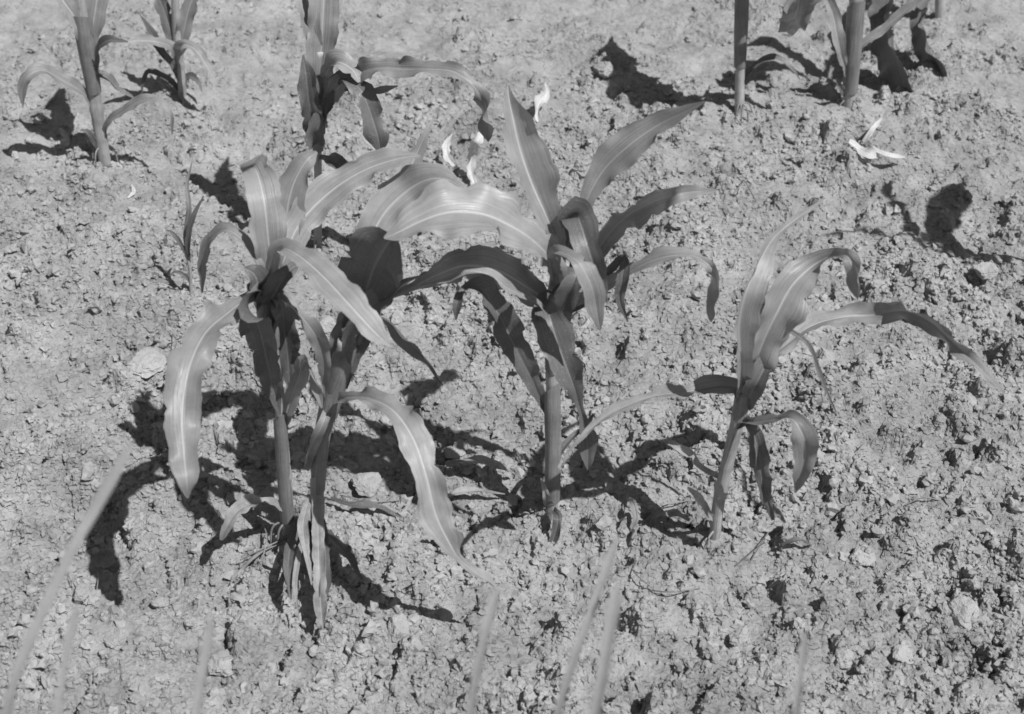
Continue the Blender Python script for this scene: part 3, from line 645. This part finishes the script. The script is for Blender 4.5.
# ---- plant just outside the frame on the right: it throws the forked shadow
p = Plant('corn_plant', (1120, 292), 'corn plant just past the right edge, its forked leaf shadow on the soil', group='young corn plants')
b0 = p.e.location
p.stalk([(1120, 290, 0, 7), (1120, 230, 0, 7.5), (1122, 170, 0, 8), (1124, 70, 0, 8)], (0.4, 0.75))
p.sleaf([(1030, 262, 45, 8, -25), (1000, 255, 50, 12, 0), (965, 248, 54, 22, 0), (945, 243, 56, 30, 0), (925, 232, 57, 34, 0), (908, 208, 58, 34, 0), (892, 187, 59, 24, 0), (884, 175, 59, 1, -25)], 'L', 18, 0.6)
p.sleaf([(1010, 262, 46, 8, -25), (965, 250, 52, 12, -25), (948, 228, 56, 20, -25), (950, 205, 58, 24, -25), (960, 188, 60, 16, -25), (968, 180, 60, 1, -25)], 'L', 18, 0.6)
p.sleaf([(1010, 262, 40, 4, -25), (960, 254, 50, 6, -25), (910, 241, 58, 7, -25), (870, 232, 63, 7, -25), (838, 233, 66, 5, -25), (818, 237, 67, 0.6, -25)], 'L', 18, 0.6)

# ---- seedling on the left
p = Plant('corn_seedling', (191, 292), 'small thin corn seedling alone on the left, between the leaning stalk and the hooked leaf', 'corn seedling', None)
p.stalk([(191, 291, 0, 1.9), (190, 270, 0, 1.9), (187, 250, 0, 2), (188, 232, 0, 2)], ())
p.leaf([(189, 262, 0, 1.9, 0), (186, 235, 0, 3.1, 0), (189, 205, 0, 3.1, 0), (187, 185, 1, 2.2, 0), (192, 162, 2, 0.5, 0)], 'L', 30, 0.6)
p.leaf([(189, 260, 0, 1.9, 0), (188, 238, -1, 3.1, 0), (194, 215, -1, 3.1, 10), (204, 196, 0, 0.4, 10)], 'D', 30, 0.5)
p.leaf([(189, 262, 0, 1.9, 0), (182, 246, -1, 2.5, 0), (172, 233, -1, 2.2, -20), (166, 230, -1, 0.4, -20)], 'D', 30, 0.5)
p.leaf([(191, 284, 0, 1.2, 0), (185, 276, 0, 2.5, -10), (176, 272, 0, 1.9, -30), (168, 276, 0, 0.4, -30)], 'D', 30, 0.8)

def roots(pl, n=4):
    b = pl.e.location
    for k in range(n):
        a = random.uniform(0, 6.28); L = random.uniform(0.018, 0.03)
        x1, y1 = b.x + math.cos(a) * L, b.y + math.sin(a) * L
        rows = [(b.x, b.y, b.z + 0.012, 0.0016), (b.x + math.cos(a) * L * .55, b.y + math.sin(a) * L * .55, b.z + 0.009, 0.0014), (x1, y1, hgt(x1, y1) - 0.004, 0.001)]
        link('root', tube_mesh('root', rows, (), k, 6), DRY, pl.e)
for pl in MAIN: roots(pl)
# ------------------------------------------------------------------ litter lying on the ground
def ground_blade(name, pts, mat, label, cat, group=None, fold=20, ruffle=0.8, tatter=0.0, parent=None):
    """pts: pixel, height above the soil in cm, half width in px, roll"""
    rows = []
    for (x, y, h, w, r) in pts:
        g = atZ(x, y, 0.0); z = hgt(g.x, g.y) + h * 0.01
        g = atZ(x, y, z)
        rows.append((g.x, g.y, z, w * mpp(g), r))
    SEED[0] += 1
    o = link(name, blade_mesh(name, rows, fold, ruffle, seed=SEED[0], tatter=tatter), MATS[mat], parent)
    if not parent: tag(o, label, cat, group)
    return o
dg = 'bits of dead leaf on the soil'
ground_blade('dead_leaf', [(849, 141, 1.2, 3, 40), (858, 148, 1.6, 6, 40), (870, 154, 1.0, 7, 40), (880, 158, .5, 1, 40)], 'W', 'white bleached leaf piece on the soil, broadest of the three-pronged bright scrap', 'dead leaf', dg)
ground_blade('dead_leaf', [(864, 142, .8, 2.5, 0), (872, 130, 2.2, 3, 0), (882, 118, 3.4, 1, 0)], 'W', 'thin white leaf sliver sticking up from the bright scrap at upper right', 'dead leaf', dg)
ground_blade('dead_leaf', [(870, 147, 1.4, 2.5, 40), (886, 154, 1.2, 4, 50), (905, 158, .6, 1, 50)], 'W', 'white leaf sliver pointing right, below the upright sliver at upper right', 'dead leaf', dg)
ground_blade('dead_leaf', [(538, 122, .2, 2.5, 0), (538, 108, 2.2, 4, 20), (541, 100, 3.6, 8, 0), (547, 92, 4.8, 5, -20), (546, 82, 6, .8, 0)], 'W', 'white upright scrap of dead leaf behind the tallest corn leaf, tattered', 'dead leaf', dg, tatter=0.3)
ground_blade('dead_leaf', [(457, 168, .4, 2, 0), (448, 156, 2, 5, 10), (447, 144, 3.5, 4, 0), (452, 134, 4.5, .8, 0)], 'W', 'small white curled leaf stub left of the tall bleached stub at centre', 'dead leaf', dg, tatter=0.3)
ground_blade('dead_leaf', [(476, 188, .2, 5, 0), (471, 170, 2.5, 5, 0), (472, 155, 4.4, 5, 0), (477, 141, 6.2, 6, 0), (484, 130, 7, 1, 0)], 'W', 'tall bleached leaf stub standing behind the widest corn leaf', 'dead leaf', dg, tatter=0.3)
ground_blade('dead_leaf', [(446, 466, 1.5, 4, 50), (462, 462, 2.2, 7, 50), (480, 461, 2.5, 6, 50), (500, 467, 2, 4, 50), (515, 474, 1, 1, 50)], 'Y', 'long pale dry leaf lying left of the middle stalk', 'dead leaf', dg)
ground_blade('dead_leaf', [(440, 500, 1, 2, 50), (455, 493, 1.8, 4, 50), (475, 491, 2, 4, 50), (505, 494, 1, 1, 50)], 'Y', 'narrow dry leaf in front of the long pale one, left of the middle stalk', 'dead leaf', dg)
ground_blade('dead_leaf', [(330, 498, 1, 2, 40), (350, 504, 1.6, 4, 40), (380, 508, 1.6, 4, 40), (402, 518, 1, 1, 40)], 'D', 'dark withered leaf on the soil right of the nearest stalk', 'dead leaf', dg)
ground_blade('dead_leaf', [(60, 148, .5, 2, 20), (66, 138, 1.5, 5, 20), (60, 128, 2.4, 1, 0)], 'Y', 'pale leaf scrap in the shade at the upper left edge', 'dead leaf', dg)
ground_blade('dead_leaf', [(560, 540, .6, 1.5, 30), (545, 552, .8, 2.5, 30), (538, 560, .4, 1, 30)], 'D', 'tiny dark leaf scrap at the foot of the middle stalk', 'dead leaf', dg)
ground_blade('dead_leaf', [(690, 520, .6, 2, 20), (676, 512, 1.6, 4, 40), (660, 514, 1.4, 4, 50), (648, 524, .3, 1, 40)], 'Y', 'crumpled dry leaf on the shaded soil left of the slender plant foot', 'dead leaf', dg)
ground_blade('dead_leaf', [(632, 528, .3, 2, 10), (636, 518, 1.4, 4, 10), (634, 506, 1.8, 4, 0), (628, 498, .6, 1, 0)], 'Y', 'short upright dry scrap between the middle and the slender plant', 'dead leaf', dg)
ground_blade('dead_leaf', [(268, 548, .5, 1.5, 20), (254, 556, 1.2, 3, 40), (238, 572, .8, 2, 40), (230, 584, .2, .8, 40)], 'Y', 'thin dry leaf strip among the straws left of the close pair', 'dead leaf', dg)
ground_blade('dead_leaf', [(782, 545, .3, 1.5, 20), (796, 540, .9, 3, 40), (812, 545, .3, 1, 40)], 'D', 'small dark leaf scrap right of the slender plant twigs', 'dead leaf', dg)
ground_blade('dead_leaf', [(415, 545, .3, 1.5, 20), (424, 538, 1.0, 3, 40), (438, 540, .3, 1, 40)], 'Y', 'small dry leaf scrap beside the tip of the long arching leaf', 'dead leaf', dg)
ground_blade('dead_leaf', [(128, 198, .3, 1, 20), (133, 192, .9, 2.5, 30), (132, 184, .3, .8, 20)], 'W', 'tiny white scrap on bare soil at the upper left', 'dead leaf', dg)
sg = 'straws scattered on the soil'
straws = [((232, 578), (262, 552), (291, 540), 'forked straw left of the nearest stalk, lowest of three'), ((240, 560), (268, 546), (300, 532), 'straw left of the nearest stalk, middle of three'),
          ((262, 520), (266, 545), (258, 572), 'upright curved straw left of the nearest stalk'), ((735, 566), (752, 552), (768, 540), 'dark twig at the foot of the slender right plant'),
          ((750, 562), (763, 540), (775, 520), 'second dark twig, right of the slender right plant'), ((640, 525), (660, 508), (690, 500), 'thin root straw left of the slender right stalk'),
          ((340, 495), (372, 502), (400, 500), 'straw right of the pair of stalks'), ((742, 178), (750, 190), (756, 202), 'short dark stick lying between middle and right plants'),
          ((420, 520), (428, 512), (437, 505), 'short straw beside the long arching leaf'), ((96, 566), (98, 580), (96, 596), 'tiny stick beside the curled shadow'),
          ((655, 590), (640, 578), (630, 566), 'short twig above the two front grass blades'), ((700, 588), (672, 592), (650, 590), 'pale straw right of the front grass blades'),
          ((170, 330), (176, 345), (166, 362), 'thin straw beside the pale flat stone'), ((868, 440), (858, 452), (852, 470), 'straw on bare soil far right'),
          ((905, 505), (922, 498), (940, 500), 'straw on bare soil at the right'), ((60, 330), (72, 322), (86, 326), 'straw on bare soil at the left')]
for k, (a, b_, c, lab) in enumerate(straws):
    rows = []
    for (x, y), h in ((a, .15), (b_, .9), (c, .2)):
        g = atZ(x, y, 0); z = hgt(g.x, g.y) + h * 0.01; g = atZ(x, y, z)
        rows.append((g.x, g.y, z, 0.0008))
    o = link('straw', tube_mesh('straw', rows, (), k, 5), DRY if k not in (3, 4, 7) else LEAFD)
    tag(o, lab, 'straw', sg)

# ------------------------------------------------------------------ clods and stones
def ico(sub):
    import bmesh
    bm = bmesh.new(); bmesh.ops.create_icosphere(bm, subdivisions=sub, radius=1.0)
    v = np.array([x.co[:] for x in bm.verts]); f = np.array([[q.index for q in x.verts] for x in bm.faces]); bm.free()
    return v, f
def lump(v, seed, amp=0.3, facets=9):
    rs = np.random.default_rng(seed)
    d = np.ones(len(v)) * 1.0
    for k in range(facets):                       # broken flat faces
        n = rs.normal(size=3); n /= np.linalg.norm(n); c = rs.uniform(0.62, 0.95)
        dot = v @ n
        d = np.where(dot > 1e-3, np.minimum(d, c / np.maximum(dot, 1e-3)), d)
    p = v * d[:, None]
    for f_, a_ in ((2.2, amp * 0.45), (5, amp * 0.25), (11, amp * 0.16), (23, amp * 0.1)):
        o = rs.uniform(0, 50, 3)
        nn = (vnoise(p[:, 0] * f_ + o[0], p[:, 1] * f_ + o[1], seed) + vnoise(p[:, 1] * f_ + o[1], p[:, 2] * f_ + o[2], seed + 3) + vnoise(p[:, 2] * f_ + o[2], p[:, 0] * f_ + o[0], seed + 6)) * 0.75
        p = p * (1 + a_ * nn)[:, None]
    return p
iv, jf = ico(5)
cg = 'larger clods lying on the soil'
clods = [(145, 364, 21, .38, 'P', 'pale flat smooth stone left of the long drooping leaf'), (960, 614, 22, .6, 'P', 'big pale clod at the lower right casting a dark shadow'),
         (904, 656, 13, .5, 'P', 'bright white angular stone near the bottom right'), (843, 660, 14, .6, 'P', 'rounded pale clod left of the bright white stone, bottom right'),
         (740, 638, 13, .7, 'M', 'knobbly clod at the bottom between front grass blades and the right corner'), (226, 664, 18, .5, 'P', 'pale flat clod beside the short front grass blade'),
         (862, 556, 16, .5, 'P', 'crumbling pale clod at the lower right'), (96, 184, 13, .8, 'M', 'grey clod below the leaning stalk at upper left'),
         (384, 521, 15, .75, 'M', 'rounded clod right of the nearest stalk'), (368, 485, 17, .5, 'M', 'flat clod behind the rounded one, right of the nearest stalk'),
         (446, 613, 12, .8, 'M', 'round clod resting at the end of the leaf shadow'), (400, 629, 15, .8, 'M', 'large rough clod in front of the lowest leaf shadow'),
         (454, 454, 12, .6, 'M', 'flat-topped slab behind the long arching leaf'), (218, 487, 14, .8, 'M', 'lumpy clod just right of the drooping leaf tip'),
         (92, 582, 8, .85, 'M', 'round pebble inside the curled shadow'), (82, 594, 10, .8, 'M', 'clod left of the curled shadow'),
         (62, 42, 8, .8, 'M', 'clod at the top left edge'), (988, 110, 20, .7, 'M', 'big grey clod at the upper right edge'),
         (327, 327, 15, .5, 'P', 'white stone seen between the leaves of the close pair'), (985, 272, 14, .5, 'P', 'pale slab at the right edge below the forked shadow'),
         (986, 585, 15, .5, 'P', 'pale clod at the right edge above the big pale clod'), (688, 560, 7, .8, 'P', 'small bright clod left of the slender stalk foot'),
         (605, 70, 12, .7, 'M', 'clod at the left end of the upper dark shadow'), (118, 640, 13, .6, 'M', 'clod near the bottom left grass blades'),
         (565, 600, 11, .6, 'M', 'clod beside the front grass blade left of centre bottom'), (790, 550, 12, .7, 'M', 'clod behind the twigs of the slender plant'),
         (160, 604, 9, .8, 'M', 'small clod right of the curled shadow tip'), (632, 660, 14, .5, 'M', 'flat clod between the two front right grass blades'),
         (30, 250, 12, .6, 'M', 'clod at the left edge level with the seedling'), (940, 420, 9, .6, 'M', 'low clod under the tip of the far-reaching leaf'),
         (300, 458, 10, .6, 'P', 'pale slab in the deep shade between the paired stalks'.replace('between', 'behind')), (480, 430, 8, .7, 'M', 'small clod beside the band of shade of the tallest plant')]
for k, (px, py, r, fl, mt, lab) in enumerate(clods):
    g = atZ(px, py, 0); z = hgt(g.x, g.y); g = atZ(px, py, z)
    v = lump(iv, 300 + k, 0.24, 14)
    R = r * mpp(g)
    a = random.uniform(0, 6.28); ca, sa = math.cos(a), math.sin(a)
    v = v * np.array([1.0, random.uniform(0.75, 1.0), fl])
    v = np.stack([v[:, 0] * ca - v[:, 1] * sa, v[:, 0] * sa + v[:, 1] * ca, v[:, 2]], 1) * R
    me = bpy.data.meshes.new('soil_clod'); me.from_pydata(v.tolist(), [], jf.tolist())
    o = link('soil_clod', me, PALE if mt == 'P' else MIDC, None, False)
    o.location = (g.x, g.y, z + R * fl * 0.22)
    tag(o, lab, 'clod', cg)

# ------------------------------------------------------------------ ground objects
g = link('ground', grid_mesh('ground', Xs, Ys, Z), SOIL, None, False)
tag(g, 'dry cloddy bare soil of a corn field', kind='structure'); g['category'] = 'ground'

# loose crumbs: nobody could count them
bv, bf = ico(2)
def shard(k):
    rs = np.random.default_rng(900 + k)
    v = lump(bv, 500 + k, 0.9, 5) * (1 + 0.16 * rs.normal(size=(len(bv), 1)).clip(-1.6, 1.6))
    return v * rs.uniform(0.55, 1.25, 3)
shapes = [shard(k) for k in range(30)]
NC = 26000
cs = 0.0013 * (1 - rng.random(NC)) ** (-1 / 1.75); cs = np.minimum(cs, 0.0075)
vv = []; ff = []; off = 0
clump = []
for k in range(NC):
    for _ in range(6):
        x, y = rnd_xy(); j, i = idx(x, y)
        if rng.random() < 0.1 + rough[j, i] ** 1.3: break
    s = float(cs[k]); v = shapes[rng.integers(30)]
    a = rng.uniform(0, 6.28); b = rng.uniform(0, 6.28)
    ca, sa, cb, sb = math.cos(a), math.sin(a), math.cos(b), math.sin(b)
    M = np.array([[ca, -sa, 0], [sa, ca, 0], [0, 0, 1]]) @ np.array([[1, 0, 0], [0, cb, -sb], [0, sb, cb]])
    w = (v @ M.T) * s * np.array([1, 1, 0.8]) + np.array([x, y, Z[j, i] + s * 0.2])
    vv.append(w); ff.append(bf + off); off += len(v)
vv = np.concatenate(vv).astype(np.float32); ff = np.concatenate(ff).astype(np.int32)
me = bpy.data.meshes.new('soil_crumbs')
me.vertices.add(len(vv)); me.vertices.foreach_set('co', vv.ravel())
me.loops.add(ff.size); me.loops.foreach_set('vertex_index', ff.ravel())
me.polygons.add(len(ff)); me.polygons.foreach_set('loop_start', np.arange(0, ff.size, 3, dtype=np.int32))
me.update(calc_edges=True)
o = link('soil_crumbs', me, SOIL2, None, False)
tag(o, 'loose crumbs of dry soil strewn over the ground', 'soil crumbs', kind='stuff')

# ------------------------------------------------------------------ grass blades close to the camera, out of focus
gg = 'blurred grass blades close to the camera'
def near_blade(tip, mid, low, yt, yl, w, lab):
    P = [atY(*tip, yt), atY(*mid, (yt + yl) / 2), atY(*low, yl)]
    d = P[2] - P[1]
    root = Vector((P[2].x + d.x * 0.8, P[2].y - 0.05, -0.03))
    k = (P[2] + root) / 2 + Vector((d.x * 0.25, 0.01, 0))
    rows = [(*root, 0.0022, 0), (*k, w, 10), (*P[2], w, 10), (*P[1], w, 0), (*(P[0] * 0.8 + P[1] * 0.2), w * 0.85, 0), (*P[0], 0.0003, 0)]
    SEED[0] += 1
    o = link('grass_blade', blade_mesh('grass_blade', rows, 25, 0.1, seed=SEED[0], n=60), GRASS)
    tag(o, lab, 'grass blade', gg)
near_blade((133, 440), (75, 545), (22, 660), 0.54, 0.43, 0.00296, 'longest blurred grass blade, leaning right at the left edge')
near_blade((78, 600), (66, 655), (58, 712), 0.48, 0.43, 0.00192, 'faint short blurred grass blade at the bottom left')
near_blade((212, 615), (204, 660), (197, 712), 0.48, 0.43, 0.00266, 'short blurred grass blade beside the pale flat clod at bottom left')
near_blade((497, 588), (486, 630), (474, 690), 0.50, 0.45, 0.00252, 'blurred grass blade under the tip of the long arching leaf')
near_blade((617, 535), (597, 595), (572, 665), 0.54, 0.47, 0.00252, 'left one of the two long blurred grass blades right of bottom centre')
near_blade((618, 582), (608, 640), (596, 712), 0.50, 0.45, 0.00340, 'right and wider one of two long blurred grass blades right of bottom centre')
near_blade((806, 630), (801, 665), (797, 712), 0.48, 0.45, 0.00207, 'faint short blurred grass blade at the bottom right')

# ------------------------------------------------------------------ light
wd = bpy.data.worlds.new('World'); SC.world = wd; wd.use_nodes = True
nt = wd.node_tree
bg = nt.nodes['Background']
sky = nt.nodes.new('ShaderNodeTexSky'); sky.sky_type = 'NISHITA'; sky.sun_disc = False
sv = SUNV.normalized()
sky.sun_elevation = math.asin(sv.z)
sky.sun_rotation = math.atan2(sv.x, sv.y)
bw = nt.nodes.new('ShaderNodeRGBToBW')
nt.links.new(sky.outputs[0], bw.inputs[0]); nt.links.new(bw.outputs[0], bg.inputs['Color'])
bg.inputs['Strength'].default_value = 0.05
ld = bpy.data.lights.new('sun', 'SUN'); ld.energy = 4.0; ld.angle = math.radians(0.53); ld.color = (1, 1, 1)
lo = bpy.data.objects.new('sun', ld); COL.objects.link(lo)
lo.rotation_euler = (-sv).to_track_quat('-Z', 'Y').to_euler()
SC.view_settings.view_transform = 'Standard'
SC.view_settings.look = 'None'
SC.view_settings.exposure = 0.26
SC.view_settings.gamma = 1.0
SC.cycles.max_bounces = 6
SC.cycles.pixel_filter_type = 'BLACKMAN_HARRIS'
SC.cycles.filter_width = 1.65
